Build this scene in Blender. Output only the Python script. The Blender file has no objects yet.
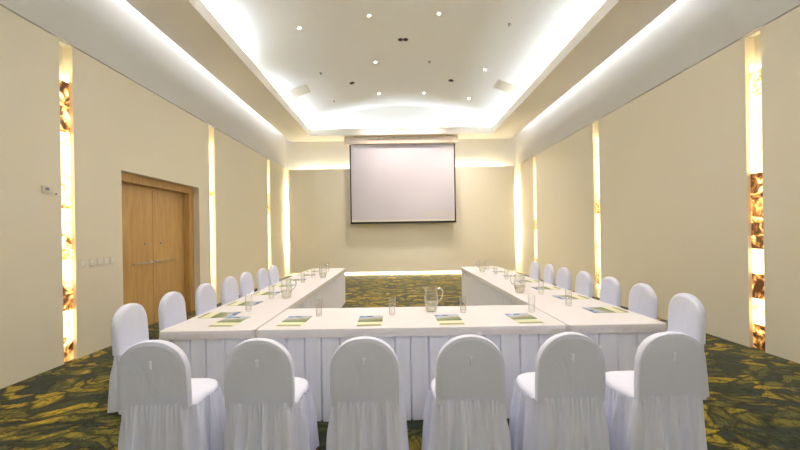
import bpy, bmesh, math, random
from mathutils import Vector, Matrix
PI = math.pi
scene = bpy.context.scene
C = scene.collection

# ------------------------------------------------------------------ camera
F = 335.0                       # focal length in pixels for an 800 px wide frame
ROLL = 0.016
cam_d = bpy.data.cameras.new('camera')
cam_d.sensor_width = 36.0
cam_d.lens = F / 800 * 36.0
cam_d.shift_x = 2.5 / 800
cam_d.shift_y = 8.0 / 800
cam_d.clip_start = 0.05
cam = bpy.data.objects.new('camera', cam_d)
C.objects.link(cam)
cam.location = (0, 0, 1.5)
cam.rotation_euler = (PI / 2, ROLL, 0)
scene.camera = cam

# ------------------------------------------------------------------ world, exposure
w = bpy.data.worlds.new('world'); scene.world = w; w.use_nodes = True
w.node_tree.nodes['Background'].inputs[0].default_value = (0.8, 0.85, 1, 1)
w.node_tree.nodes['Background'].inputs[1].default_value = 0.02
scene.view_settings.view_transform = 'Standard'
scene.view_settings.look = 'None'
scene.view_settings.exposure = 1.58
scene.view_settings.gamma = 1.0
scene.view_settings.use_curve_mapping = False
scene.cycles.use_denoising = True
scene.cycles.max_bounces = 14
scene.cycles.transparent_max_bounces = 48
scene.cycles.diffuse_bounces = 10
scene.cycles.sample_clamp_indirect = 6.0

# room numbers (metres)
XL, XR = -4.0, 4.38             # faces of the side walls
YN, YF = -2.6, 12.2             # near and far walls
ZB = 3.88                       # top of the beige cladding
ZS = 4.88                       # underside of the soffit
IL, IR, IF, IN = -2.95, 3.33, 11.48, -1.9   # inner edges of the soffit ring
OL, OR = -3.83, 4.20            # outer edges of the soffit ring
VX, VR = 0.19, 8.2              # vault axis and radius
VW = 3.70                       # half width of the vault
VZ = 6.01 - VR                  # centre height of the vault circle
VE = 11.9                       # end wall of the vault
COOL = (0.70, 0.83, 1.0)
WARM = (1.0, 0.86, 0.72)
SLOT = (1.0, 0.90, 0.66)

def area(name, loc, direction, sx, sy, power, col, spread=PI):
    d = bpy.data.lights.new(name, 'AREA'); d.shape = 'RECTANGLE'
    d.size = sx; d.size_y = sy; d.energy = power; d.color = col; d.spread = spread
    o = bpy.data.objects.new(name, d); C.objects.link(o)
    z = -Vector(direction).normalized()
    y = Vector((0, 1, 0)) if abs(z.y) < 0.9 else Vector((0, 0, 1))
    if sy > sx and abs(z.z) < 0.05: y = Vector((0, 0, 1)) if name == 'panel_light' else Vector((0, 1, 0))
    x = y.cross(z).normalized(); y = z.cross(x)
    o.matrix_world = Matrix.Translation(loc) @ Matrix((x, y, z)).transposed().to_4x4()
    return o

P_IN, P_OUT, P_SLOT = 7.2, 1.8, 24.0
# tubes in the inner cove, 1.2 m apart, one dead on the left
y = -1.6
while y < 11.3:
    k = 1.5 if y < 3.0 else (1.2 if y > 8.0 else 1.0)          # near tubes boosted as unseen cool fill, far ones to brighten the end
    if not (6.3 < y + 0.58 < 7.7):
        area('cove_light', (IL - 0.30, y + 0.58, 4.97), (-0.25, 0, 1), 0.06, 1.12, P_IN * k, COOL)
    area('cove_light', (IR + 0.30, y + 0.58, 4.97), (0.25, 0, 1), 0.06, 1.12, P_IN * k, COOL)
    # tubes in the outer cove washing the white upper wall
    area('wall_cove_light', (OL + 0.09, y + 0.58, 5.25), (-1, 0, -0.3), 0.05, 1.12, P_OUT, (0.88, 0.92, 1.0))
    area('wall_cove_light', (OR - 0.09, y + 0.58, 5.25), (1, 0, -0.3), 0.05, 1.12, P_OUT, (0.88, 0.92, 1.0))
    y += 1.2
for i in range(5):
    area('cove_light', (-2.2 + i * 1.2, IN - 0.22, 4.97), (0, -0.25, 1), 1.12, 0.06, P_IN * 1.5, COOL)  # near-end row added out of view for cool fill
    area('cove_light', (-2.2 + i * 1.2, IF + 0.16, 4.97), (0, 0.0, 1), 1.12, 0.06, P_IN * 0.32, COOL)
# tubes behind the floating back panel: top, bottom and both sides
for i in range(6):
    x = -3.0 + i * 1.27
    area('panel_light', (x, 12.05, 3.70), (0, 0.5, 1), 1.15, 0.05, 2.0, SLOT)
    area('panel_light', (x, 12.03, 0.26), (0, 0.6, -1), 1.15, 0.05, 7.0, SLOT)
area('panel_light', (-3.66, 12.06, 1.95), (-1, 0.1, 0), 0.05, 2.3, P_SLOT, SLOT)
area('panel_light', (4.00, 12.06, 1.95), (1, 0.1, 0), 0.05, 2.3, P_SLOT, SLOT)

# ------------------------------------------------------------------ materials
def mat(name):
    m = bpy.data.materials.new(name); m.use_nodes = True
    nt = m.node_tree
    return m, nt, nt.nodes['Principled BSDF']

def simple(name, col, rough=0.6, metal=0.0, bump=0.0, bscale=60.0, spec=0.5, var=0.0, sheen=0.0):
    m, nt, b = mat(name)
    b.inputs['Base Color'].default_value = (*col, 1)
    b.inputs['Roughness'].default_value = rough
    b.inputs['Metallic'].default_value = metal
    b.inputs['Specular IOR Level'].default_value = spec
    if sheen: b.inputs['Sheen Weight'].default_value = sheen
    tc = nt.nodes.new('ShaderNodeTexCoord')
    n = nt.nodes.new('ShaderNodeTexNoise'); n.inputs['Scale'].default_value = bscale
    n.inputs['Detail'].default_value = 3
    nt.links.new(tc.outputs['Object'], n.inputs['Vector'])
    if bump:
        bp = nt.nodes.new('ShaderNodeBump'); bp.inputs['Strength'].default_value = bump
        bp.inputs['Distance'].default_value = 0.01
        nt.links.new(n.outputs['Fac'], bp.inputs['Height'])
        nt.links.new(bp.outputs['Normal'], b.inputs['Normal'])
    if var:
        mx = nt.nodes.new('ShaderNodeMix'); mx.data_type = 'RGBA'
        mx.inputs['A'].default_value = (*[c * (1 - var) for c in col], 1)
        mx.inputs['B'].default_value = (*[min(1, c * (1 + var)) for c in col], 1)
        nt.links.new(n.outputs['Fac'], mx.inputs['Factor'])
        nt.links.new(mx.outputs['Result'], b.inputs['Base Color'])
    return m

M_WALL = simple('beige_wall_fabric', (0.78, 0.725, 0.585), 0.85, bump=0.05, bscale=180, var=0.03, spec=0.2)
M_PANEL = simple('brightened_wall_panel', (0.84, 0.80, 0.69), 0.85, bump=0.04, bscale=180, var=0.02, spec=0.2)  # wall colour lightened, standing in for brighter light on the panel
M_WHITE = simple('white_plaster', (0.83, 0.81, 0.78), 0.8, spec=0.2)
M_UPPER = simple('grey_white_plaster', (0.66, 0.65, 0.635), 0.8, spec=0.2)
M_VAULT = simple('vault_paint', (0.81, 0.79, 0.75), 0.85, spec=0.2)
M_SOFFIT = simple('soffit_paint', (0.90, 0.87, 0.81), 0.85, spec=0.2)
M_BLACK = simple('black_plastic', (0.012, 0.012, 0.012), 0.4)
M_METAL = simple('brushed_steel', (0.62, 0.60, 0.56), 0.28, 1.0)
M_PLASTIC = simple('ivory_plastic', (0.72, 0.68, 0.58), 0.4)
M_GREYPL = simple('grey_plastic', (0.25, 0.25, 0.24), 0.4)
M_CASE = simple('screen_case', (0.66, 0.58, 0.50), 0.5)
M_SCREEN = simple('screen_fabric', (0.60, 0.58, 0.66), 0.9, spec=0.1)
M_SCREEN2 = simple('screen_margin', (0.74, 0.72, 0.66), 0.9, spec=0.1)
M_PATCH = simple('screen_patch', (0.62, 0.60, 0.62), 0.9, spec=0.1)
M_GRILLE = simple('grille', (0.62, 0.56, 0.44), 0.6)

def cloth(name, col, scale, strength):
    m, nt, b = mat(name)
    b.inputs['Base Color'].default_value = (*col, 1)
    b.inputs['Roughness'].default_value = 0.8
    b.inputs['Specular IOR Level'].default_value = 0.15
    tc = nt.nodes.new('ShaderNodeTexCoord')
    mp = nt.nodes.new('ShaderNodeMapping'); mp.inputs['Scale'].default_value = (1, 1, 0.5)
    n = nt.nodes.new('ShaderNodeTexNoise'); n.inputs['Scale'].default_value = scale
    n.inputs['Detail'].default_value = 4; n.inputs['Distortion'].default_value = 1.2
    bp = nt.nodes.new('ShaderNodeBump'); bp.inputs['Strength'].default_value = strength
    bp.inputs['Distance'].default_value = 0.03
    nt.links.new(tc.outputs['Object'], mp.inputs['Vector'])
    nt.links.new(mp.outputs['Vector'], n.inputs['Vector'])
    nt.links.new(n.outputs['Fac'], bp.inputs['Height'])
    nt.links.new(bp.outputs['Normal'], b.inputs['Normal'])
    return m
M_COVER = cloth('chair_cover_cloth', (0.70, 0.725, 0.85), 5.0, 0.3)
M_CLOTH = cloth('table_cloth', (0.68, 0.655, 0.67), 4.0, 0.08)  # colour darkened below the skirt's to offset overbright light from above
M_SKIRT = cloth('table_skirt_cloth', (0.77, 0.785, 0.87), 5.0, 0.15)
M_TAB = simple('tab_cloth', (0.84, 0.88, 0.98), 0.7)

def glass(name, col, edge=0.55, base=0.06):
    """thin clear glass: see-through face-on, reflective towards the rim"""
    m = bpy.data.materials.new(name); m.use_nodes = True
    nt = m.node_tree; nt.nodes.clear()
    out = nt.nodes.new('ShaderNodeOutputMaterial')
    tr = nt.nodes.new('ShaderNodeBsdfTransparent'); tr.inputs[0].default_value = (*col, 1)
    gl = nt.nodes.new('ShaderNodeBsdfGlossy'); gl.inputs['Roughness'].default_value = 0.05
    fr = nt.nodes.new('ShaderNodeLayerWeight'); fr.inputs['Blend'].default_value = 0.5
    pw = nt.nodes.new('ShaderNodeMath'); pw.operation = 'POWER'; pw.inputs[1].default_value = 3.0
    nt.links.new(fr.outputs['Facing'], pw.inputs[0])
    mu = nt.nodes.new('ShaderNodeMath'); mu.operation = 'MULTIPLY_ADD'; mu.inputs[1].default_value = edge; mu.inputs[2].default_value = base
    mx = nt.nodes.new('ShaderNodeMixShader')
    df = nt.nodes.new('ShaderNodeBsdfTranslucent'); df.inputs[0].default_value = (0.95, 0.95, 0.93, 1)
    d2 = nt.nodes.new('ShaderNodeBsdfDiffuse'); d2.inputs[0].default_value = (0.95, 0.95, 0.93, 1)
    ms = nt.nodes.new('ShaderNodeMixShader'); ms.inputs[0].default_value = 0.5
    mr = nt.nodes.new('ShaderNodeMixShader'); mr.inputs[0].default_value = 0.35      # white mixed in, standing for bright reflections at the rim
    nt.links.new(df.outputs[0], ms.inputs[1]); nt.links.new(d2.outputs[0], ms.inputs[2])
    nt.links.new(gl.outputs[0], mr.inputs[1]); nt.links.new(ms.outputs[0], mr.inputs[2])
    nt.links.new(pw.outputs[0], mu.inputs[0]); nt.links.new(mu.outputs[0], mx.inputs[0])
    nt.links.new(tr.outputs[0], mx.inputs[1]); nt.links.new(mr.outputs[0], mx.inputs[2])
    nt.links.new(mx.outputs[0], out.inputs['Surface'])
    return m
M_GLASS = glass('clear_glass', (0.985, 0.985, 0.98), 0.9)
M_WATER = glass('water', (0.97, 0.98, 0.88), 0.5, 0.35)  # extra white mixed in for the glow of refracted light
M_HANDLE = glass('handle_glass', (0.97, 0.97, 0.96), 0.5, 0.5)  # whiter mix standing in for reflected light along the handle

def emit(name, col, s):
    m, nt, b = mat(name)
    b.inputs['Base Color'].default_value = (*col, 1)
    b.inputs['Emission Color'].default_value = (*col, 1)
    b.inputs['Emission Strength'].default_value = s
    return m
M_LAMP = emit('lamp_glow', (1.0, 0.86, 0.66), 30.0)

def wood():
    m, nt, b = mat('oak_veneer')
    tc = nt.nodes.new('ShaderNodeTexCoord')
    mp = nt.nodes.new('ShaderNodeMapping'); mp.inputs['Scale'].default_value = (9, 9, 0.7)
    n = nt.nodes.new('ShaderNodeTexNoise'); n.inputs['Scale'].default_value = 3.0
    n.inputs['Detail'].default_value = 6; n.inputs['Distortion'].default_value = 0.6
    r = nt.nodes.new('ShaderNodeValToRGB')
    r.color_ramp.elements[0].position = 0.3; r.color_ramp.elements[0].color = (0.47, 0.275, 0.085, 1)
    r.color_ramp.elements[1].position = 0.75; r.color_ramp.elements[1].color = (0.62, 0.39, 0.14, 1)
    nt.links.new(tc.outputs['Object'], mp.inputs['Vector'])
    nt.links.new(mp.outputs['Vector'], n.inputs['Vector'])
    nt.links.new(n.outputs['Fac'], r.inputs['Fac'])
    nt.links.new(r.outputs['Color'], b.inputs['Base Color'])
    b.inputs['Roughness'].default_value = 0.4
    return m
M_WOOD = wood()

def math_node(nt, op, a=None, b=None):
    n = nt.nodes.new('ShaderNodeMath'); n.operation = op
    for i, v in enumerate((a, b)):
        if v is None: continue
        if isinstance(v, (int, float)): n.inputs[i].default_value = v
        else: nt.links.new(v, n.inputs[i])
    return n.outputs[0]

def carpet():
    """painterly leaves: two sets of long cells lying in different directions, dark outlines, fine veins"""
    m, nt, b = mat('leaf_pattern_carpet')
    L = nt.links.new
    tc = nt.nodes.new('ShaderNodeTexCoord')
    def noise(scale, detail=2, dist=0.0, src=None):
        n = nt.nodes.new('ShaderNodeTexNoise'); n.inputs['Scale'].default_value = scale
        n.inputs['Detail'].default_value = detail; n.inputs['Distortion'].default_value = dist
        L(src or tc.outputs['Object'], n.inputs['Vector']); return n
    def warp(src, scale, amt):
        nz = noise(scale, 2, 0, src)
        sub = nt.nodes.new('ShaderNodeVectorMath'); sub.operation = 'SUBTRACT'; sub.inputs[1].default_value = (0.5, 0.5, 0.5)
        L(nz.outputs['Color'], sub.inputs[0])
        sc = nt.nodes.new('ShaderNodeVectorMath'); sc.operation = 'SCALE'; sc.inputs['Scale'].default_value = amt
        L(sub.outputs[0], sc.inputs[0])
        ad = nt.nodes.new('ShaderNodeVectorMath'); ad.operation = 'ADD'
        L(src, ad.inputs[0]); L(sc.outputs[0], ad.inputs[1]); return ad.outputs[0]
    base = warp(warp(tc.outputs['Object'], 1.3, 0.7), 6.0, 0.10)
    def ramp(fac, stops, const=False):
        r = nt.nodes.new('ShaderNodeValToRGB'); cr = r.color_ramp
        if const: cr.interpolation = 'CONSTANT'
        cr.elements[0].position, cr.elements[0].color = stops[0][0], (*stops[0][1], 1)
        cr.elements[1].position, cr.elements[1].color = stops[-1][0], (*stops[-1][1], 1)
        for p, c in stops[1:-1]:
            e = cr.elements.new(p); e.color = (*c, 1)
        L(fac, r.inputs['Fac']); return r.outputs['Color']
    def mix(f, a, b_, mode='MIX'):
        mx = nt.nodes.new('ShaderNodeMix'); mx.data_type = 'RGBA'; mx.blend_type = mode
        for k_, v in (('Factor', f), ('A', a), ('B', b_)):
            if isinstance(v, float): mx.inputs[k_].default_value = v
            elif isinstance(v, tuple): mx.inputs[k_].default_value = (*v, 1)
            else: L(v, mx.inputs[k_])
        return mx.outputs['Result']
    def leaves(rot, sx, sy):
        mp = nt.nodes.new('ShaderNodeMapping'); mp.inputs['Rotation'].default_value = (0, 0, rot)
        mp.inputs['Scale'].default_value = (sx, sy, 1); L(base, mp.inputs['Vector'])
        v = nt.nodes.new('ShaderNodeTexVoronoi'); v.voronoi_dimensions = '2D'; v.inputs['Scale'].default_value = 1.0
        L(mp.outputs['Vector'], v.inputs['Vector'])
        e = nt.nodes.new('ShaderNodeTexVoronoi'); e.voronoi_dimensions = '2D'; e.feature = 'DISTANCE_TO_EDGE'; e.inputs['Scale'].default_value = 1.0
        L(mp.outputs['Vector'], e.inputs['Vector'])
        sp = nt.nodes.new('ShaderNodeSeparateColor'); L(v.outputs['Color'], sp.inputs[0])
        col = ramp(sp.outputs[0], [(0.0, (0.030, 0.045, 0.034)), (0.25, (0.18, 0.15, 0.022)), (0.42, (0.46, 0.32, 0.022)),
                                   (0.62, (0.055, 0.070, 0.026)), (0.74, (0.34, 0.25, 0.02)), (0.88, (0.10, 0.10, 0.03))], True)
        # each leaf fades from its bright middle to a darker rim
        rim = ramp(e.outputs['Distance'], [(0.02, (0, 0, 0)), (0.20, (1, 1, 1))])
        return mix(rim, (0.028, 0.034, 0.014), col)
    A = leaves(0.45, 3.9, 9.5); B = leaves(-0.7, 4.4, 11.5)
    mask = ramp(noise(1.7, 3, 0.5).outputs['Fac'], [(0.47, (0, 0, 0)), (0.53, (1, 1, 1))])
    c = mix(mask, A, B)
    str_ = noise(16.0, 4, 2.5, base).outputs['Fac']
    c = mix(0.85, c, ramp(str_, [(0.38, (0.12, 0.14, 0.15)), (0.52, (0.85, 0.85, 0.85)), (0.66, (1.0, 1.0, 0.95))]), 'MULTIPLY')
    c = mix(0.35, c, noise(110, 2).outputs['Color'], 'OVERLAY')
    L(c, b.inputs['Base Color'])
    b.inputs['Roughness'].default_value = 0.95
    b.inputs['Specular IOR Level'].default_value = 0.1
    b.inputs['Sheen Weight'].default_value = 0.22
    b.inputs['Sheen Roughness'].default_value = 0.4
    return m
M_CARPET = carpet()

def onyx(tiles):
    """tiles: from the top down, how dark the stone of each tile is"""
    m, nt, b = mat('backlit_onyx')
    L = nt.links.new
    g = nt.nodes.new('ShaderNodeNewGeometry')
    s = nt.nodes.new('ShaderNodeSeparateXYZ'); L(g.outputs['Position'], s.inputs[0])
    zt = math_node(nt, 'DIVIDE', math_node(nt, 'SUBTRACT', 3.42, s.outputs['Z']), 0.311)
    idx = math_node(nt, 'FLOOR', zt)
    sy = math_node(nt, 'MULTIPLY', math_node(nt, 'ROUND', s.outputs['Y']), 3.17)
    sxs = math_node(nt, 'MULTIPLY', math_node(nt, 'SIGN', s.outputs['X']), 11.3)
    seed = math_node(nt, 'ADD', math_node(nt, 'MULTIPLY', idx, 5.71), math_node(nt, 'ADD', sy, sxs))
    n = nt.nodes.new('ShaderNodeTexNoise'); n.noise_dimensions = '4D'
    n.inputs['Scale'].default_value = 6.5; n.inputs['Detail'].default_value = 5; n.inputs['Distortion'].default_value = 1.8
    L(g.outputs['Position'], n.inputs['Vector']); L(seed, n.inputs['W'])
    # most tiles pale, some deep brown: shift the ramp by the tile's own random value
    tr = nt.nodes.new('ShaderNodeValToRGB'); tr.color_ramp.interpolation = 'CONSTANT'
    e = tr.color_ramp.elements
    e[0].position = 0.0; e[0].color = (tiles[0],) * 3 + (1,); e[1].position = 11 / 12; e[1].color = (tiles[-1],) * 3 + (1,)
    for i in range(1, 11):
        q = e.new(i / 12); q.color = (tiles[i],) * 3 + (1,)
    L(math_node(nt, 'DIVIDE', zt, 12.0), tr.inputs['Fac'])
    sh = math_node(nt, 'MULTIPLY', math_node(nt, 'SUBTRACT', tr.outputs['Color'], 0.30), 0.36)
    f = math_node(nt, 'SUBTRACT', n.outputs['Fac'], sh)
    r = nt.nodes.new('ShaderNodeValToRGB'); cr = r.color_ramp
    cr.elements[0].position = 0.22; cr.elements[0].color = (0.035, 0.012, 0.004, 1)
    cr.elements[1].position = 0.60; cr.elements[1].color = (1.0, 0.84, 0.50, 1)
    for p, c in ((0.32, (0.25, 0.10, 0.025, 1)), (0.40, (0.95, 0.50, 0.12, 1)), (0.47, (1.0, 0.74, 0.33, 1))):
        e = cr.elements.new(p); e.color = c
    L(f, r.inputs['Fac'])
    # the lowest tile has no lamp behind it
    low = math_node(nt, 'GREATER_THAN', s.outputs['Z'], 0.20)
    st = math_node(nt, 'ADD', math_node(nt, 'MULTIPLY', low, ONYX_E), 0.25)
    grout = math_node(nt, 'GREATER_THAN', math_node(nt, 'ABSOLUTE', math_node(nt, 'SUBTRACT', math_node(nt, 'FRACT', zt), 0.5)), 0.492)
    st = math_node(nt, 'MULTIPLY', st, math_node(nt, 'SUBTRACT', 1.0, math_node(nt, 'MULTIPLY', grout, 0.6)))
    L(r.outputs['Color'], b.inputs['Base Color'])
    L(r.outputs['Color'], b.inputs['Emission Color']); L(st, b.inputs['Emission Strength'])
    b.inputs['Roughness'].default_value = 0.3
    return m
ONYX_E = 0.85
rt = random.Random(4)
ONYX_TILES = {(-1, 0): (.75, .80, .10, .25, .45, .12, .45, .20, .78, .22, .70, .6),
              (1, 0): (.35, .10, .15, .15, .82, .78, .98, .0, .92, .25, .85, .7)}
for key in ((-1, 1), (-1, 2), (1, 1), (1, 2)):
    ONYX_TILES[key] = tuple(rt.choice((.05, .15, .2, .3, .75)) for _ in range(12))
ONYX_TILES[(1, 1)] = (.3, .1, .1, .2, .85, .1, .15, .4, .2, .8, .3, .5)
ONYX = {k: onyx(v) for k, v in ONYX_TILES.items()}

def leaflet_mat():
    """printed cover: sky blue corner, grey-green landscape"""
    m, nt, b = mat('printed_photo')
    L = nt.links.new
    tc = nt.nodes.new('ShaderNodeTexCoord')
    s = nt.nodes.new('ShaderNodeSeparateXYZ'); L(tc.outputs['Generated'], s.inputs[0])
    n = nt.nodes.new('ShaderNodeTexNoise'); n.inputs['Scale'].default_value = 5; n.inputs['Detail'].default_value = 4
    L(tc.outputs['Generated'], n.inputs['Vector'])
    f = math_node(nt, 'ADD', math_node(nt, 'MULTIPLY', s.outputs['Y'], 0.8), math_node(nt, 'MULTIPLY', n.outputs['Fac'], 0.45))
    f = math_node(nt, 'SUBTRACT', f, math_node(nt, 'MULTIPLY', s.outputs['X'], 0.25))
    r = nt.nodes.new('ShaderNodeValToRGB'); cr = r.color_ramp
    cr.elements[0].position = 0.0; cr.elements[0].color = (0.09, 0.13, 0.045, 1)
    cr.elements[1].position = 1.0; cr.elements[1].color = (0.06, 0.14, 0.42, 1)
    for p, c in ((0.22, (0.20, 0.26, 0.10, 1)), (0.42, (0.30, 0.27, 0.23, 1)), (0.58, (0.46, 0.46, 0.47, 1)), (0.78, (0.26, 0.36, 0.52, 1))):
        e = cr.elements.new(p); e.color = c
    L(f, r.inputs['Fac']); L(r.outputs['Color'], b.inputs['Base Color'])
    b.inputs['Roughness'].default_value = 0.6
    return m
M_PHOTO = leaflet_mat()
M_PAPER = simple('pale_green_paper', (0.66, 0.66, 0.45), 0.6)
M_OLIVE = simple('olive_print', (0.26, 0.26, 0.13), 0.45)
M_BLUE = simple('dark_blue_print', (0.03, 0.06, 0.24), 0.5)
M_DKGREEN = simple('dark_green_print', (0.06, 0.11, 0.04), 0.45)

# ------------------------------------------------------------------ helpers
def link(name, bm, m, parent=None, smooth=False, loc=None):
    bmesh.ops.recalc_face_normals(bm, faces=bm.faces[:])
    me = bpy.data.meshes.new(name)
    bm.to_mesh(me); bm.free()
    for p in me.polygons: p.use_smooth = smooth
    me.materials.append(m)
    o = bpy.data.objects.new(name, me); C.objects.link(o)
    if parent: o.parent = parent
    if loc: o.location = loc
    return o

def box(bm, a, b, bev=0.0, seg=2):
    vs = [bm.verts.new((x, y, z)) for x in (a[0], b[0]) for y in (a[1], b[1]) for z in (a[2], b[2])]
    fs = [bm.faces.new([vs[i] for i in q]) for q in ((0,1,3,2),(4,6,7,5),(0,4,5,1),(2,3,7,6),(0,2,6,4),(1,5,7,3))]
    if bev:
        es = set(e for f in fs for e in f.edges)
        bmesh.ops.bevel(bm, geom=list(es), offset=bev, segments=seg, profile=0.5, affect='EDGES')

def tag(o, label=None, cat=None, group=None, kind=None):
    if label: o['label'] = label
    if cat: o['category'] = cat
    if group: o['group'] = group
    if kind: o['kind'] = kind
    return o

def thing(name, label, cat, loc=(0, 0, 0), rz=0.0, group=None):
    o = bpy.data.objects.new(name, None); C.objects.link(o)
    o.location = loc; o.rotation_euler = (0, 0, rz)
    o.empty_display_size = 0.1
    return tag(o, label, cat, group)

def struct(name, bm, m, parent=None, smooth=False):
    o = link(name, bm, m, parent, smooth)
    if not parent: o['kind'] = 'structure'
    return o

def kids(o): return [c for c in o.children]

def copy_tree(o, loc, rz, label, group=None):
    r = o.copy(); C.objects.link(r); r.location = loc; r.rotation_euler = (0, 0, rz)
    r['label'] = label
    if group: r['group'] = group
    def rec(src, dst):
        for ch in list(src.children):
            c = ch.copy(); C.objects.link(c); c.parent = dst
            c.matrix_parent_inverse = ch.matrix_parent_inverse.copy()
            rec(ch, c)
    rec(o, r)
    return r

def lathe(bm, prof, n=32, closed=False):
    rings = []
    for r, z in prof:
        if r < 1e-6: rings.append([bm.verts.new((0, 0, z))])
        else: rings.append([bm.verts.new((r * math.cos(2*PI*i/n), r * math.sin(2*PI*i/n), z)) for i in range(n)])
    for a, b in zip(rings, rings[1:]):
        if len(a) == 1 and len(b) == 1: continue
        for i in range(n):
            j = (i + 1) % n
            if len(a) == 1: bm.faces.new((a[0], b[j], b[i]))
            elif len(b) == 1: bm.faces.new((a[i], a[j], b[0]))
            else: bm.faces.new((a[i], a[j], b[j], b[i]))
    return rings

def tube(bm, pts, r, n=10, cap=True):
    pts = [Vector(p) for p in pts]; rings = []
    up = Vector((0.13, 0.91, 0.27)).normalized()
    for i, p in enumerate(pts):
        t = (pts[min(i+1, len(pts)-1)] - pts[max(i-1, 0)]).normalized()
        s = t.cross(up).normalized(); u = s.cross(t)
        rr = r(i / (len(pts)-1)) if callable(r) else r
        rings.append([bm.verts.new(p + rr * (math.cos(2*PI*k/n) * s + math.sin(2*PI*k/n) * u)) for k in range(n)])
    for a, b in zip(rings, rings[1:]):
        for i in range(n):
            j = (i+1) % n; bm.faces.new((a[i], a[j], b[j], b[i]))
    if cap: bm.faces.new(rings[0][::-1]); bm.faces.new(rings[-1])

# ------------------------------------------------------------------ floor and walls
bm = bmesh.new(); box(bm, (XL - 0.4, YN - 0.2, -0.1), (XR + 0.2, YF + 0.2, 0)); struct('floor', bm, M_CARPET)

SLOTS_L = [(3.995, 4.160), (7.16, 7.37), (10.36, 10.58)]
SLOTS_R = [(4.01, 4.19), (7.24, 7.45), (10.54, 10.76)]
DY0, DY1, DZ = 4.87, 6.77, 2.48
TH = 0.12
def cladding(x_face, sgn, door):
    """beige wall of thickness TH behind x_face, with the slots (and the door) left open"""
    bm = bmesh.new()
    SLOTS = SLOTS_L if sgn < 0 else SLOTS_R
    cuts = sorted(SLOTS + ([(DY0, DY1)] if door else []))
    y = YN
    xs = sorted((x_face, x_face + sgn * TH))
    for a, b in cuts:
        box(bm, (xs[0], y, 0), (xs[1], a, ZB))
        if door and (a, b) == (DY0, DY1): box(bm, (xs[0], a, DZ), (xs[1], b, ZB))
        y = b
    box(bm, (xs[0], y, 0), (xs[1], YF, ZB))
    # backs of the slots
    x0, x1 = sorted((x_face + sgn * TH, x_face + sgn * (TH + 0.06)))
    for a, b in SLOTS: box(bm, (x0, a - 0.05, 0), (x1, b + 0.05, ZB))
    return bm
struct('wall_left', cladding(XL, -1, True), M_WALL)
struct('wall_right', cladding(XR, 1, False), M_WALL)
# white upper walls, a small shadow gap under them
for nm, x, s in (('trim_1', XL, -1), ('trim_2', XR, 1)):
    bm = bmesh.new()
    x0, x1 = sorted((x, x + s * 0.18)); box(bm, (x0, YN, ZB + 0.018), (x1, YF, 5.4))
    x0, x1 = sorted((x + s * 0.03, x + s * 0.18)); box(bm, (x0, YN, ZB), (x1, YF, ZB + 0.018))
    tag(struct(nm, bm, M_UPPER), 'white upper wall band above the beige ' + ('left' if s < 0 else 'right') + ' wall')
bm = bmesh.new(); box(bm, (XL - 0.3, YF, 0), (XR + 0.3, YF + 0.15, 5.4)); struct('wall_back', bm, M_WHITE)
bm = bmesh.new(); box(bm, (XL - 0.3, YN - 0.15, 0), (XR + 0.3, YN, 5.4)); struct('wall_front', bm, simple('bounce_tint_plaster', (0.70, 0.76, 0.84), 0.8, spec=0.2))  # blue tint made up to cool the bounce onto the chair backs
# floating beige panel in front of the back wall, on hidden stand-offs
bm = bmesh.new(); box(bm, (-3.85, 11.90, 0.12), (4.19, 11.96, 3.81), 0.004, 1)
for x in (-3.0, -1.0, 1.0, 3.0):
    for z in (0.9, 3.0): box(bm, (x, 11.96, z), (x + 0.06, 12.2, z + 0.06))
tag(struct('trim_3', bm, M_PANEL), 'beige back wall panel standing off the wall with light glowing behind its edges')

# soffit ring with lips that hide the tubes
bm = bmesh.new()
ring = [((OL, YN, ZS), (IL, YF, ZS + 0.04)), ((IR, YN, ZS), (OR, YF, ZS + 0.04)),
        ((IL, IF, ZS), (IR, YF, ZS + 0.04)), ((IL, YN, ZS), (IR, IN, ZS + 0.04))]
for a, b in ring: box(bm, a, b)
z1 = ZS + 0.22
T = 0.05
for a, b in (((IL - T, IN - T, ZS + 0.04), (IL, IF + T, z1)), ((IR, IN - T, ZS + 0.04), (IR + T, IF + T, z1)),
             ((IL, IF, ZS + 0.04), (IR, IF + T, z1)), ((IL, IN - T, ZS + 0.04), (IR, IN, z1)),
             ((OL, YN, ZS + 0.04), (OL + 0.03, YF, ZS + 0.08)), ((OR - 0.03, YN, ZS + 0.04), (OR, YF, ZS + 0.08)),
             ((VX - VW - 0.04, YN, ZS + 0.04), (VX - VW, YF, 5.4)), ((VX + VW, YN, ZS + 0.04), (VX + VW + 0.04, YF, 5.4)),
             ((OL, YF - 0.02, ZS + 0.04), (OR, YF, ZS + 0.05))):
    box(bm, a, b)
tag(struct('trim_4', bm, M_SOFFIT), 'cream soffit beam running round the vaulted ceiling')

# vault, end walls and flat ceiling over the outer coves
bm = bmesh.new()
NV = 48
def vz(x): return VZ + math.sqrt(VR**2 - (x - VX)**2)
xs = [VX - VW + 2 * VW * i / NV for i in range(NV + 1)]
Y0 = IN - 0.45
rows = {}
for nm, yy, dz in (('a', Y0, 0), ('b', VE, 0), ('c', Y0, 0.12), ('d', VE, 0.12)):
    rows[nm] = [bm.verts.new((x, yy, vz(x) + dz)) for x in xs]
for i in range(NV):
    bm.faces.new((rows['a'][i], rows['a'][i+1], rows['b'][i+1], rows['b'][i]))
    bm.faces.new((rows['c'][i], rows['d'][i], rows['d'][i+1], rows['c'][i+1]))
for yy, r in ((Y0, 'a'), (VE, 'b')):
    bt = [bm.verts.new((x, yy, ZS + 0.05)) for x in xs]
    for i in range(NV): bm.faces.new((rows[r][i], rows[r][i+1], bt[i+1], bt[i]))
ceil = struct('ceiling', bm, M_VAULT, smooth=False)
for p in ceil.data.polygons: p.use_smooth = abs(p.normal.y) < 0.5
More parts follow.
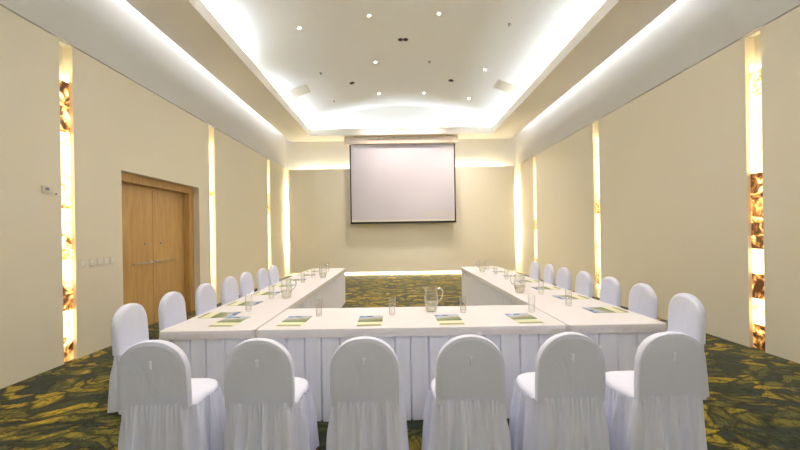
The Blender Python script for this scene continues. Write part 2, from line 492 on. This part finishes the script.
bm = bmesh.new()
box(bm, (XL - 0.2, YN - 0.15, 5.38), (VX - VW, YF + 0.15, 5.5)); box(bm, (VX + VW, YN - 0.15, 5.38), (XR + 0.2, YF + 0.15, 5.5))
struct('ceiling', bm, M_WHITE)

# ------------------------------------------------------------------ door
FX = XL - TH
bm = bmesh.new()                                        # frame
fw = 0.13
box(bm, (FX - 0.16, DY0, 0), (FX, DY0 + fw, DZ), 0.004, 1)
box(bm, (FX - 0.16, DY1 - fw, 0), (FX, DY1, DZ), 0.004, 1)
box(bm, (FX - 0.16, DY0 + fw, DZ - fw), (FX, DY1 - fw, DZ), 0.004, 1)
door = struct('door_1', bm, M_WOOD)
door['label'] = 'oak veneered double door with steel lever handles in the left wall'
mid = (DY0 + DY1) / 2 - 0.02
for (a, b, s) in ((DY0 + fw + 0.003, mid - 0.003, -1), (mid + 0.003, DY1 - fw - 0.003, 1)):
    bm = bmesh.new(); box(bm, (FX - 0.16, a, 0.008), (FX - 0.115, b, DZ - fw - 0.004), 0.003, 1)
    leaf = link('door_leaf', bm, M_WOOD, door)
    fx = FX - 0.115
    hy = mid + s * 0.075; hz = 1.07
    bm = bmesh.new()
    lathe(bm, [(0, 0), (0.028, 0), (0.028, 0.008), (0.024, 0.012), (0.011, 0.014), (0.011, 0.055), (0, 0.055)], 20)
    bmesh.ops.rotate(bm, verts=bm.verts[:], matrix=Matrix.Rotation(PI / 2, 3, 'Y'))
    bmesh.ops.translate(bm, verts=bm.verts[:], vec=(fx, hy, hz))
    tube(bm, [(fx + 0.05, hy, hz), (fx + 0.053, hy + s * 0.06, hz), (fx + 0.053, hy + s * 0.4, hz)], 0.009)
    tube(bm, [(fx, hy + s * 0.38, hz), (fx + 0.053, hy + s * 0.38, hz)], 0.007)
    link('handle', bm, M_METAL, leaf, True)
    bm = bmesh.new()
    lathe(bm, [(0, 0), (0.020, 0), (0.020, 0.006), (0.008, 0.010), (0, 0.010)], 16)
    bmesh.ops.rotate(bm, verts=bm.verts[:], matrix=Matrix.Rotation(PI / 2, 3, 'Y'))
    bmesh.ops.translate(bm, verts=bm.verts[:], vec=(fx, mid + s * 0.19, 1.39))
    link('lock', bm, M_GREYPL, leaf, True)
bm = bmesh.new(); box(bm, (FX - 0.30, DY0 - 0.1, 0), (FX - 0.165, DY1 + 0.1, DZ + 0.1)); struct('wall_left', bm, M_BLACK)

# ------------------------------------------------------------------ backlit onyx strips
ords = ['nearest the camera', 'in the middle of the wall', 'farthest, close to the screen wall']
for si, (xf, s) in enumerate(((XL, -1), (XR, 1))):
    for k, (a, b) in enumerate(SLOTS_L if s < 0 else SLOTS_R):
        side = ('left', 'right')[si]
        t = thing('onyx_light_strip', f'tall backlit onyx strip recessed in the {side} wall, {ords[k]}', 'wall light',
                  (xf + s * 0.045, (a + b) / 2, 0), 0, 'backlit onyx strips in the side walls')
        bm = bmesh.new(); x0, x1 = sorted((0, s * 0.02)); box(bm, (x0, a - (a+b)/2 + 0.002, 0.0), (x1, b - (a+b)/2 - 0.002, 3.42))
        link('onyx_panel', bm, ONYX[(s, k)], t)
        bm = bmesh.new(); x0, x1 = sorted((s * 0.021, s * 0.072))
        box(bm, (x0, a - (a+b)/2 + 0.004, 0.0), (x1, b - (a+b)/2 - 0.004, 3.36)); link('light_box', bm, M_GREYPL, t)
        area('onyx_top_light', (xf + s * 0.08, (a + b) / 2, 3.385), (s * 0.3, 0, 1), 0.03, b - a - 0.04, 0.45, (1, 0.85, 0.5))

# ------------------------------------------------------------------ wall plates and thermostat on the left wall
spec = [(4.24, 0.11), (4.37, 0.09), (4.48, 0.08), (4.58, 0.08), (4.68, 0.08)]
what = ['nearest the onyx strip', 'second from the onyx strip', 'middle of the row', 'fourth from the onyx strip', 'closest to the door']
for (yy, ww), wh in zip(spec, what):
    t = thing('light_switch', f'ivory wall switch between onyx strip and door, {wh}', 'switch', (XL, yy, 1.18), 0, 'row of wall switches by the door')
    bm = bmesh.new(); box(bm, (0, -ww/2 + .005, -0.055), (0.010, ww/2 - .005, 0.055), 0.003, 1); link('cover_plate', bm, M_PLASTIC, t)
    bm = bmesh.new(); box(bm, (0.010, -0.018, -0.032), (0.016, 0.018, 0.032), 0.002, 1); link('rocker', bm, M_WHITE, t)
t = thing('thermostat', 'small white thermostat on the left wall beside the nearest onyx strip', 'thermostat', (XL, 3.82, 2.06))
bm = bmesh.new(); box(bm, (0, -0.055, -0.042), (0.025, 0.055, 0.042), 0.005, 2); link('case', bm, M_PLASTIC, t)
bm = bmesh.new(); box(bm, (0.0252, -0.03, -0.012), (0.027, 0.012, 0.02)); link('display', bm, M_GREYPL, t)
bm = bmesh.new(); lathe(bm, [(0, 0), (0.010, 0), (0.009, 0.008), (0, 0.009)], 12)
bmesh.ops.rotate(bm, verts=bm.verts[:], matrix=Matrix.Rotation(PI / 2, 3, 'Y'))
tag(link('wall_sensor', bm, M_GREYPL, None, True, (XL, 3.93, 2.02)), 'tiny round sensor on the wall just right of the thermostat', 'sensor')

# ------------------------------------------------------------------ projection screen
t = thing('projection_screen', 'large pale pull-down projection screen hanging at the far wall', 'screen', (0.19, 11.70, 1.86))
def lb(a, b): return tuple((q - Vector((0.19, 11.70, 1.86)))for q in (Vector(a), Vector(b)))
def pbox(name, m, boxes, parent, bev=0.0):
    bm = bmesh.new()
    for a, b in boxes: box(bm, *lb(a, b), bev, 1)
    return link(name, bm, m, parent)
SX0, SX1, SZ0, SZ1 = -1.63, 2.055, 1.865, 4.60
case = pbox('housing', M_CASE, [((-1.80, 11.60, 4.60), (2.15, 11.80, 4.83))], t, 0.01)
pbox('bracket', M_CASE, [((-1.45, 11.66, 4.83), (-1.37, 11.74, ZS))], case)
pbox('bracket', M_CASE, [((1.75, 11.66, 4.83), (1.83, 11.74, ZS))], case)
for x in (-0.65, -0.12, 0.78): pbox('case_fitting', M_GREYPL, [((x, 11.595, 4.79), (x + 0.09, 11.6, 4.815))], case)
scr = pbox('screen_fabric', M_SCREEN, [((SX0 + 0.045, 11.698, SZ0 + 0.10), (SX1 - 0.045, 11.702, SZ1))], t)
pbox('margin', M_SCREEN2, [((SX0 + 0.045, 11.6975, SZ0 + 0.04), (SX1 - 0.045, 11.7025, SZ0 + 0.10))], scr)
pbox('pale_patch', M_PATCH, [((SX1 - 1.12, 11.6965, SZ0 + 0.17), (SX1 - 0.09, 11.6975, SZ0 + 0.40))], scr)
pbox('side_border', M_BLACK, [((SX0, 11.697, SZ0), (SX0 + 0.045, 11.703, SZ1))], t)
pbox('side_border', M_BLACK, [((SX1 - 0.045, 11.697, SZ0), (SX1, 11.703, SZ1))], t)
pbox('weight_bar', M_BLACK, [((SX0, 11.685, SZ0 - 0.03), (SX1, 11.715, SZ0 + 0.04))], t, 0.006)

# ------------------------------------------------------------------ ceiling fittings on the vault
cr_, sr_ = math.cos(ROLL), math.sin(ROLL)
def on_vault(px, py):
    """where the photograph's pixel meets the vault"""
    u, v = px - 397.5, py - 233.0
    xx = u * cr_ - v * sr_; yy = v * cr_ + u * sr_
    dx, dz = xx / F, -yy / F
    lo, hi = 1.0, 40.0
    for _ in range(60):
        m_ = (lo + hi) / 2
        x = dx * m_; z = 1.5 + dz * m_
        inside = abs(x - VX) < VW and z < vz(x)
        if inside: lo = m_
        else: hi = m_
    return Vector((dx * lo, lo, vz(dx * lo)))
def tilt(p): return (0, math.asin((p.x - VX) / VR), 0)      # follow the curve

def fitting(name, label, cat, p, group=None):
    t = thing(name, label, cat, p, 0, group); t.rotation_euler = tilt(p); return t
P_DOWN = 38.0
def downlight(p, label, group='recessed downlights in the vault', power=P_DOWN):
    t = fitting('downlight', label, 'ceiling light', p, group)
    bm = bmesh.new(); lathe(bm, [(0.027, 0.0), (0.027, -0.006), (0.036, -0.007), (0.042, 0.0), (0.027, 0.0)], 28); link('trim_ring', bm, M_WHITE, t, True)
    bm = bmesh.new(); lathe(bm, [(0, -0.003), (0.027, -0.003), (0.027, 0.0), (0, 0.0)], 28); link('lens', bm, M_LAMP, t)
    d = bpy.data.lights.new('downlight_lamp', 'SPOT'); d.energy = power; d.color = WARM
    d.spot_size = math.radians(110); d.spot_blend = 0.9; d.shadow_soft_size = 0.12
    o = bpy.data.objects.new('downlight_lamp', d); C.objects.link(o); o.location = (p.x, p.y, p.z - 0.03)
for (px, py), lab in (((299, 28), 'leftmost recessed downlight near the top of the photo'),
                      ((369, 15.5), 'left one of the two bright downlights near the top of the photo'),
                      ((439, 13.5), 'right one of the two bright downlights near the top of the photo'),
                      ((375.5, 62), 'small lit downlight between the two rear black ceiling spots'),
                      ((485, 69.5), 'lit downlight near the right ceiling grille'),
                      ((379, 93.5), 'faint downlight by the far arch, leftmost of its row'),
                      ((424, 93), 'faint downlight by the far arch, middle of its row'),
                      ((469, 98.5), 'faint downlight by the far arch, rightmost of its row')):
    p = on_vault(px, py); downlight(p, lab, power=P_DOWN * (4.2 if p.y > 9.5 else 1.3))
coln = ['far left', 'left of the middle', 'right of the middle', 'far right']
rown = {4.6: 'ahead of the camera', 2.2: 'above the front chairs', -0.4: 'behind the camera'}
for i, x in enumerate((-2.0, -0.4, 1.1, 2.5)):             # further rows of the same lights above and behind the camera
    for yy in (4.6, 2.2, -0.4):
        downlight(Vector((x, yy, vz(x))), f'recessed downlight overhead, {coln[i]}, {rown[yy]}', 'downlights above the camera')

for (px, py), lab, n in (((403, 39.5), 'black twin ceiling spot nearest the top of the photo', 2),
                      ((352, 83), 'black ceiling spot left of the centre line', 1),
                      ((451, 80.5), 'black ceiling spot right of the centre line', 1)):
    p = on_vault(px, py); t = fitting('black_spotlight', lab, 'ceiling spotlight', p, 'black ceiling spots')
    for k in range(n):
        dx = (k - 0.5) * 0.12 if n == 2 else 0
        bm = bmesh.new(); lathe(bm, [(0, 0), (0.075 if n == 1 else 0.06, 0), (0.075 if n == 1 else 0.06, -0.008), (0.045, -0.016), (0.0, -0.016)], 24)
        bmesh.ops.translate(bm, verts=bm.verts[:], vec=(dx, 0, 0)); o = link('lamp_housing', bm, M_BLACK, t, True)
        bm = bmesh.new(); lathe(bm, [(0, -0.019), (0.025, -0.019), (0.025, -0.016), (0, -0.016)], 16)
        bmesh.ops.translate(bm, verts=bm.verts[:], vec=(dx, 0, 0)); link('lens', bm, simple('dark_lens', (0.10, 0.05, 0.04), 0.2), o)
for (px, py), lab in (((509.5, 24), 'tiny ceiling sprinkler at the right near the cove'), ((429.5, 61.5), 'tiny ceiling sprinkler near the centre of the vault'),
                      ((320.5, 73), 'tiny ceiling sprinkler in the left part of the vault'), ((334, 101), 'tiny ceiling sprinkler by the far arch')):
    p = on_vault(px, py); t = fitting('sprinkler', lab, 'sprinkler', p, 'ceiling sprinklers')
    bm = bmesh.new(); lathe(bm, [(0, 0), (0.035, 0), (0.035, -0.006), (0.008, -0.01), (0.008, -0.035), (0.022, -0.037), (0.022, -0.040), (0, -0.040)], 18)
    link('sprinkler_head', bm, M_GREYPL, t, True)
for (px, py), lab in (((299.5, 91), 'pale rectangular air grille in the left of the vault'), ((505, 86.5), 'pale rectangular air grille in the right of the vault')):
    p = on_vault(px, py); t = fitting('air_grille', lab, 'vent', p, 'ceiling air grilles')
    bm = bmesh.new()
    for a, b in (((-0.26, -0.24, -0.02), (-0.23, 0.24, 0.0)), ((0.23, -0.24, -0.02), (0.26, 0.24, 0.0)), ((-0.23, -0.24, -0.02), (0.23, -0.21, 0.0)), ((-0.23, 0.21, -0.02), (0.23, 0.24, 0.0))):
        box(bm, a, b)
    link('frame', bm, M_GRILLE, t)
    bm = bmesh.new()
    for k in range(11): box(bm, (-0.23, -0.205 + k * 0.038, -0.015), (0.23, -0.19 + k * 0.038, 0.004))
    link('louvre', bm, M_GRILLE, t)

# ------------------------------------------------------------------ tables
def pleated_skirt(x0, y0, x1, y1, zt, rnd, pitch=0.145):
    """box pleated cloth hanging round the rectangle"""
    bm = bmesh.new()
    pts = []
    corners = [Vector((x0, y0)), Vector((x1, y0)), Vector((x1, y1)), Vector((x0, y1))]
    for k in range(4):
        a, b = corners[k], corners[(k + 1) % 4]
        L_ = (b - a).length; t = (b - a) / L_; n = Vector((t.y, -t.x))
        cnt = max(1, round(L_ / pitch)); p = L_ / cnt
        for q in range(cnt):
            c = (q + 0.5) * p
            j = rnd.uniform(-0.012, 0.012)
            for d in (-0.5, -0.34, -0.2, -0.1, -0.05, 0.0, 0.012, 0.06, 0.12, 0.22, 0.36):
                s = c + d * p + (j if abs(d) < 0.3 else 0)
                dep = 1.0 if d == 0.0 else (0.55 if d == 0.012 else (0.06 if abs(d) < 0.07 else 0.0))
                pts.append((a + t * s, n, dep, math.sin((s + k) * 31 + q) * 0.5))
    zs = [zt, zt - 0.1, zt - 0.25, zt - 0.42, zt - 0.58, 0.012]
    rows = []
    for i, z in enumerate(zs):
        f = i / (len(zs) - 1)
        row = []
        for p, n, dep, wv in pts:
            o = 0.002 + 0.004 * f - dep * (0.020 + 0.016 * f) + wv * 0.008 * f
            row.append(bm.verts.new((p.x + n.x * o, p.y + n.y * o, z)))
        rows.append(row)
    N = len(pts)
    for a, b in zip(rows, rows[1:]):
        for i in range(N):
            j = (i + 1) % N
            bm.faces.new((a[i], a[j], b[j], b[i]))
    return bm

def banquet_table(label, x0, y0, x1, y1, seed):
    rnd = random.Random(seed)
    cx, cy = (x0 + x1) / 2, (y0 + y1) / 2
    t = thing('banquet_table', label, 'table', (cx, cy, 0))
    hx, hy = (x1 - x0) / 2, (y1 - y0) / 2
    bm = bmesh.new(); box(bm, (-hx + 0.03, -hy + 0.03, 0.715), (hx - 0.03, hy - 0.03, 0.742)); link('tabletop', bm, M_WOOD, t)
    link('table_skirt', pleated_skirt(-hx + 0.008, -hy + 0.008, hx - 0.008, hy - 0.008, 0.735, rnd), M_SKIRT, t, False)
    # top cloth with a short straight drop
    bm = bmesh.new()
    d = 0.068
    N = 40
    def ringpts(ox, z, wob):
        P = []
        r = 0.012
        for (a, b) in (((-hx, -hy), (hx, -hy)), ((hx, -hy), (hx, hy)), ((hx, hy), (-hx, hy)), ((-hx, hy), (-hx, -hy))):
            va, vb = Vector(a), Vector(b); tt = (vb - va).normalized(); nn = Vector((tt.y, -tt.x))
            for i in range(N):
                s = i / (N - 1)
                e = va.lerp(vb, s * (1 - 2 * r / (vb - va).length) + r / (vb - va).length)
                o = ox + wob * (math.sin(s * 37 + va.x * 5) + math.sin(s * 83 + va.y)) * 0.5
                P.append((e.x + nn.x * o, e.y + nn.y * o, z))
        return P
    rings = [[bm.verts.new(p) for p in ringpts(o, z, wob)] for o, z, wob in
             ((-0.006, 0.75, 0), (0.004, 0.747, 0), (0.006, 0.740, 0), (0.008, 0.72, 0.001), (0.009, 0.75 - d, 0.002))]
    bm.faces.new(rings[0])
    n = len(rings[0])
    for a, b in zip(rings, rings[1:]):
        for i in range(n): bm.faces.new((a[i], a[(i+1) % n], b[(i+1) % n], b[i]))
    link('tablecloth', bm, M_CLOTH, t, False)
    return t
TY0, TY1 = 2.66, 7.28
banquet_table('white skirted banquet table crossing between the two long tables, nearest the camera', -1.130, TY0, 1.330, 3.40, 1)
banquet_table('long white skirted banquet table down the left side of the U', -1.905, TY0, -1.154, TY1 + 0.05, 2)
banquet_table('long white skirted banquet table down the right side of the U', 1.354, TY0, 2.13, TY1 - 0.08, 3)

# ------------------------------------------------------------------ chairs
CW, CD = 0.40, 0.44          # width of the back, depth to the front of the seat
def chair_meshes(seed):
    rnd = random.Random(seed)
    # back cover: arched slab with soft rounded edges
    bm = bmesh.new()
    hw, zb, zt = CW / 2, 0.50, 0.90
    out = []
    zc = zt - 0.195
    sd = rnd.uniform(-0.004, 0.004)
    out.append((-hw, zb))
    for k in range(4): out.append((-hw - 0.002 * math.sin(k), zb + (zc - zb) * (k + 1) / 5))
    for k in range(29):
        a = PI - PI * k / 28
        ca, sa = math.cos(a), math.sin(a)
        out.append((hw * math.copysign(abs(ca) ** 0.92, ca), zc + 0.195 * sa ** 0.96 + sd * math.sin(3 * a)))
    for k in range(4): out.append((hw + 0.002 * math.sin(k), zc - (zc - zb) * (k + 1) / 5))
    out.append((hw, zb))
    th = 0.062
    # rings of the slab from rear face to front face, with an inset panel seam on the rear
    cz = 0.66
    def ring(sc, y):
        P = []
        for x, z in out:
            dx, dz = x, z - cz
            l = math.hypot(dx, dz)
            zz = cz + dz * (1 - sc / l) if z > zb + 0.001 else zb
            P.append((x * (1 - sc / l), y - 0.05 * (zz - zb), zz))   # slight rearward lean
        return P
    seq = [(0.030, 0.0), (0.014, 0.001), (0.010, 0.0035), (0.006, 0.0015), (0.0015, 0.008), (0.0, 0.018), (0.0, 0.036), (0.004, 0.049), (0.016, 0.058), (0.040, th)]
    R = [[bm.verts.new(p) for p in ring(s, y)] for s, y in seq]
    n = len(out)
    for a, b in zip(R, R[1:]):
        for i in range(n - 1): bm.faces.new((a[i], a[i+1], b[i+1], b[i]))
    # rear and front faces filled as strips left to right so they can be dented
    for rr in (R[0], R[-1]):
        m_ = n // 2
        for i in range(m_):
            j = n - 1 - i
            if j - 1 <= i + 1:
                if j - 1 == i + 1: bm.faces.new((rr[i], rr[i+1], rr[j]))
                break
            bm.faces.new((rr[i], rr[i+1], rr[j-1], rr[j]))
    back = bm
    # seat cushion: D shape
    def dshape(grow, m_=64):
        P = []
        W, D0, D1 = 0.212 + grow, 0.0 - grow * 0.4, CD + grow
        for k in range(m_):
            a = 2 * PI * k / m_
            c, s = math.cos(a), math.sin(a)
            e = 0.55 if s > 0 else 0.30            # squarer at the rear, rounder in front
            x = W * math.copysign(abs(c) ** e, c)
            if s <= 0: x *= 0.93
            y = (D0 + D1) / 2 + (D1 - D0) / 2 * math.copysign(abs(s) ** (0.75 if s > 0 else 0.35), s)
            P.append((x, y))
        return P
    def dshape_even(m_):
        Q = [Vector(p) for p in dshape(0.0, 720)]
        acc = [0.0]
        for k in range(720): acc.append(acc[-1] + (Q[(k + 1) % 720] - Q[k]).length)
        P = []; j = 0
        for k in range(m_):
            d = acc[-1] * k / m_
            while acc[j + 1] < d: j += 1
            f = (d - acc[j]) / max(1e-9, acc[j + 1] - acc[j])
            P.append(tuple(Q[j].lerp(Q[(j + 1) % 720], f)))
        return P
    bm = bmesh.new()
    prof = [(-0.05, 0.503), (-0.02, 0.500), (-0.004, 0.490), (0.0, 0.475), (0.0, 0.455)]
    Rs = [[bm.verts.new((x, y, z)) for x, y in dshape(g)] for g, z in prof]
    bm.faces.new(Rs[0])
    for a, b in zip(Rs, Rs[1:]):
        for i in range(len(a)): bm.faces.new((a[i], a[(i+1) % len(a)], b[(i+1) % len(a)], b[i]))
    seat = bm
    # gathered skirt
    bm = bmesh.new()
    M_ = 300
    base = dshape_even(M_)
    ph = [rnd.uniform(0, 6.28) for _ in range(8)]
    nr = 14
    rows = []
    for r in range(nr):
        t = r / (nr - 1)
        row = []
        for k in range(M_):
            x, y = base[k]
            x0, y0 = base[k - 1]; x1, y1 = base[(k + 1) % M_]
            nx, ny = (y1 - y0), -(x1 - x0); l = math.hypot(nx, ny) or 1; nx /= l; ny /= l
            u = 2 * PI * k / M_
            fold = (1.5 - 2.6 * abs(math.sin(7.5 * u + ph[0] + 0.9 * math.sin(3 * u + ph[1]))) + 0.6 * math.sin(23 * u + ph[2] + t) + 0.35 * math.sin(7 * u + ph[3]))
            gath = math.sin(60 * u + ph[4] + 2 * math.sin(5 * u)) * max(0, 1 - t * 2.5)
            rear = max(0.0, min(1.0, (0.10 - y) / 0.10))
            o = 0.003 + (0.036 - 0.006 * rear) * t ** 0.8 + 0.015 * fold * min(1, t * 2.5) + 0.007 * gath
            ztop = 0.475 + 0.058 * rear
            z = ztop * (1 - t) + 0.025 * t
            if t == 0: z += 0.003 * math.sin(40 * u + ph[5])
            row.append(bm.verts.new((x + nx * o, y + ny * o - 0.012 * rear, z)))
        rows.append(row)
    for a, b in zip(rows, rows[1:]):
        for i in range(M_): bm.faces.new((a[i], a[(i+1) % M_], b[(i+1) % M_], b[i]))
    skirt = bm
    bm = bmesh.new()
    box(bm, (-0.006, -0.019, 0.736), (0.006, -0.0125, 0.783), 0.002, 1)
    box(bm, (-0.010, -0.020, 0.772), (0.010, -0.014, 0.785), 0.002, 1)
    return back, seat, skirt, bm

def make_chair(label, group, seed, loc, rz):
    b, s, k, tb = chair_meshes(seed)
    t = thing('banquet_chair', label, 'chair', loc, rz, group)
    link('back_cover', b, M_COVER, t, True)
    link('seat_cover', s, M_COVER, t, True)
    link('cover_skirt', k, M_COVER, t, True)
    link('tie_loop', tb, M_TAB, t, True)
    return t

rnd = random.Random(5)
front = [(-1.433, 1.94), (-0.82, 1.94), (-0.204, 1.94), (0.410, 1.94), (1.000, 1.95), (1.587, 1.95)]
flab = ['white covered chair, leftmost of the six with their backs to the camera',
        'white covered chair, second from the left of the six in front',
        'white covered chair, third from the left of the six in front',
        'white covered chair, fourth from the left of the six in front',
        'white covered chair, second from the right of the six in front',
        'white covered chair, rightmost of the six with their backs to the camera']
frz = [0.02, 0.0, 0.01, -0.015, 0.015, 0.03]
protos = []
for i, (x, yy) in enumerate(front):
    protos.append(make_chair(flab[i], 'chairs along the near side of the cross table', 10 + i, (x, yy, 0), frz[i]))
nth = ['nearest the camera', 'second from the camera', 'third from the camera', 'fourth from the camera', 'fifth from the camera', 'sixth from the camera', 'farthest from the camera']
LY = (3.03, 3.64, 4.26, 4.90, 5.47, 6.08, 6.62)
RY = (3.08, 3.68, 4.28, 4.87, 5.44, 6.00, 6.56)
for i in range(7):
    yl, yr = LY[i], RY[i]
    copy_tree(protos[i % 6], ((-2.45 if i == 0 else -2.48) + rnd.uniform(-0.015, 0.015), yl, 0), -PI / 2 + (0.06 if i == 0 else 0) + rnd.uniform(-0.05, 0.05),
              f'white covered chair beside the left table, {nth[i]}', 'chairs along the left table')
    copy_tree(protos[(i + 3) % 6], ((2.65 if i == 0 else 2.71) + rnd.uniform(-0.015, 0.015), yr, 0), PI / 2 - (0.15 if i == 0 else 0.05) + rnd.uniform(-0.05, 0.05),
              f'white covered chair on the outer side of the right table, {nth[i]}', 'chairs along the right table')

# ------------------------------------------------------------------ things on the tables
ZT = 0.7505
def make_leaflet(label, loc, rz, group):
    t = thing('leaflet', label, 'leaflet', loc, rz, group)
    bm = bmesh.new(); box(bm, (-0.105, -0.16, 0), (0.105, 0.16, 0.003)); link('cover', bm, M_PAPER, t)
    bm = bmesh.new(); box(bm, (-0.105, -0.02, 0.0031), (0.105, 0.16, 0.0045)); link('photo', bm, M_PHOTO, t)
    bm = bmesh.new(); box(bm, (-0.105, -0.035, 0.0031), (0.105, -0.02, 0.0043)); link('green_band', bm, M_DKGREEN, t)
    bm = bmesh.new(); box(bm, (-0.100, -0.155, 0.0031), (0.095, -0.125, 0.0043)); link('footer_band', bm, M_OLIVE, t)
    bm = bmesh.new(); box(bm, (-0.035, 0.118, 0.0046), (0.012, 0.150, 0.0054)); tag(link('printed_mark', bm, M_BLUE, t), 'dark blue mark')
    return t
fl = [(-1.47, 2.92), (-0.90, 2.90), (-0.245, 2.87), (0.43, 2.87), (1.07, 2.87)]
flr = [-0.05, -0.03, 0.02, 0.03, 0.06]
fll = ['leftmost of the five', 'second from left of the five', 'middle one of the five',
       'in front of the water jug', 'rightmost of the five']
L0 = None
for (x, yy), r, lb_ in zip(fl, flr, fll):
    lab = 'printed leaflet on the cross table, ' + lb_
    if L0 is None: L0 = make_leaflet(lab, (x, yy, ZT), r, 'leaflets on the cross table')
    else: copy_tree(L0, (x, yy, ZT), r, lab, 'leaflets on the cross table')
for i in range(6):
    yy = 3.68 + i * 0.62
    copy_tree(L0, (-1.69, yy, ZT), -PI / 2 + rnd.uniform(-0.06, 0.06), f'printed leaflet on the left table, {nth[i + 1]}', 'leaflets on the left table')
for i in range(7):
    yy = 3.12 + i * 0.62
    copy_tree(L0, (1.92, yy, ZT), PI / 2 + rnd.uniform(-0.06, 0.06), f'printed leaflet on the right table, {nth[i]}', 'leaflets on the right table')
copy_tree(L0, (-1.69, 3.16, ZT), -PI / 2 + 0.05, 'printed leaflet at the near corner of the left table, behind the leftmost front leaflet', 'leaflets on the left table')

def make_tumbler(label, loc, group):
    t = thing('water_glass', label, 'glass', loc, 0, group)
    bm = bmesh.new()
    lathe(bm, [(0, 0.0), (0.026, 0.0), (0.028, 0.004), (0.032, 0.155), (0.0312, 0.157), (0.0300, 0.155), (0.0262, 0.016), (0.0, 0.014)], 28)
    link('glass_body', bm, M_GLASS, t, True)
    return t
T0 = None
tum = [(-0.735, 3.08, 'first from the left of the four on the cross table'), (-0.06, 3.07, 'second of the four on the cross table, left of the jug'),
       (0.60, 3.12, 'third of the four on the cross table, right of the jug'), (1.23, 3.10, 'rightmost of the four on the cross table')]
for x, yy, s in tum:
    lab = 'clear tumbler, ' + s
    if T0 is None: T0 = make_tumbler(lab, (x, yy, ZT), 'tumblers on the cross table')
    else: copy_tree(T0, (x, yy, ZT), 0, lab, 'tumblers on the cross table')
for i in range(7):
    yy = 3.32 + i * 0.62
    copy_tree(T0, (-1.48 + rnd.uniform(-0.02, 0.02), yy, ZT), 0, f'clear tumbler on the left table, {nth[i]}', 'tumblers on the left table')
    copy_tree(T0, (1.70 + rnd.uniform(-0.02, 0.02), yy + 0.02, ZT), 0, f'clear tumbler on the right table, {nth[i]}', 'tumblers on the right table')

def make_jug(label, loc, rz):
    t = thing('water_jug', label, 'jug', loc, rz, 'glass water jugs')
    outer = [(0, 0.0), (0.044, 0.0), (0.047, 0.004), (0.055, 0.035), (0.063, 0.070), (0.067, 0.110), (0.065, 0.145), (0.058, 0.180), (0.054, 0.205), (0.058, 0.226)]
    inner = [(0.0555, 0.226), (0.0515, 0.205), (0.0550, 0.180), (0.0620, 0.145), (0.0640, 0.110), (0.0600, 0.070), (0.0520, 0.035), (0.043, 0.012), (0, 0.010)]
    bm = bmesh.new(); lathe(bm, outer + inner, 40)
    for v in bm.verts:                       # pull a pouring lip to -x
        if v.co.z > 0.185 and v.co.x < 0:
            k = (v.co.z - 0.185) / 0.043
            ang = abs(math.atan2(v.co.y, -v.co.x))
            g = math.exp(-(ang / 0.38) ** 2) * k
            v.co.x -= 0.024 * g; v.co.z += 0.008 * g
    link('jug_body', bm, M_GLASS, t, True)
    bm = bmesh.new()
    P = [(0.052, 0, 0.205), (0.075, 0, 0.213), (0.100, 0, 0.205), (0.112, 0, 0.180), (0.108, 0, 0.145), (0.092, 0, 0.112), (0.070, 0, 0.090)]
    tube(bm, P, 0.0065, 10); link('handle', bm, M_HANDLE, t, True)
    bm = bmesh.new()
    lathe(bm, [(0, 0.0115), (0.0415, 0.0135), (0.0510, 0.036), (0.0588, 0.070), (0.0612, 0.088), (0, 0.088)], 40)
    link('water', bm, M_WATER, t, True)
    return t
J0 = make_jug('clear glass water jug standing alone near the middle of the cross table', (0.312, 3.20, ZT), 0.0)
for x, yy, r, s in ((-1.33, 3.98, 0.4, 'clear glass water jug on the near part of the left table'), (-1.29, 5.75, 0.5, 'clear glass water jug towards the far end of the left table'),
                    (1.47, 4.06, 2.6, 'clear glass water jug on the near part of the right table'), (1.56, 6.2, 2.8, 'clear glass water jug towards the far end of the right table')):
    copy_tree(J0, (x, yy, ZT), r, s, 'glass water jugs')
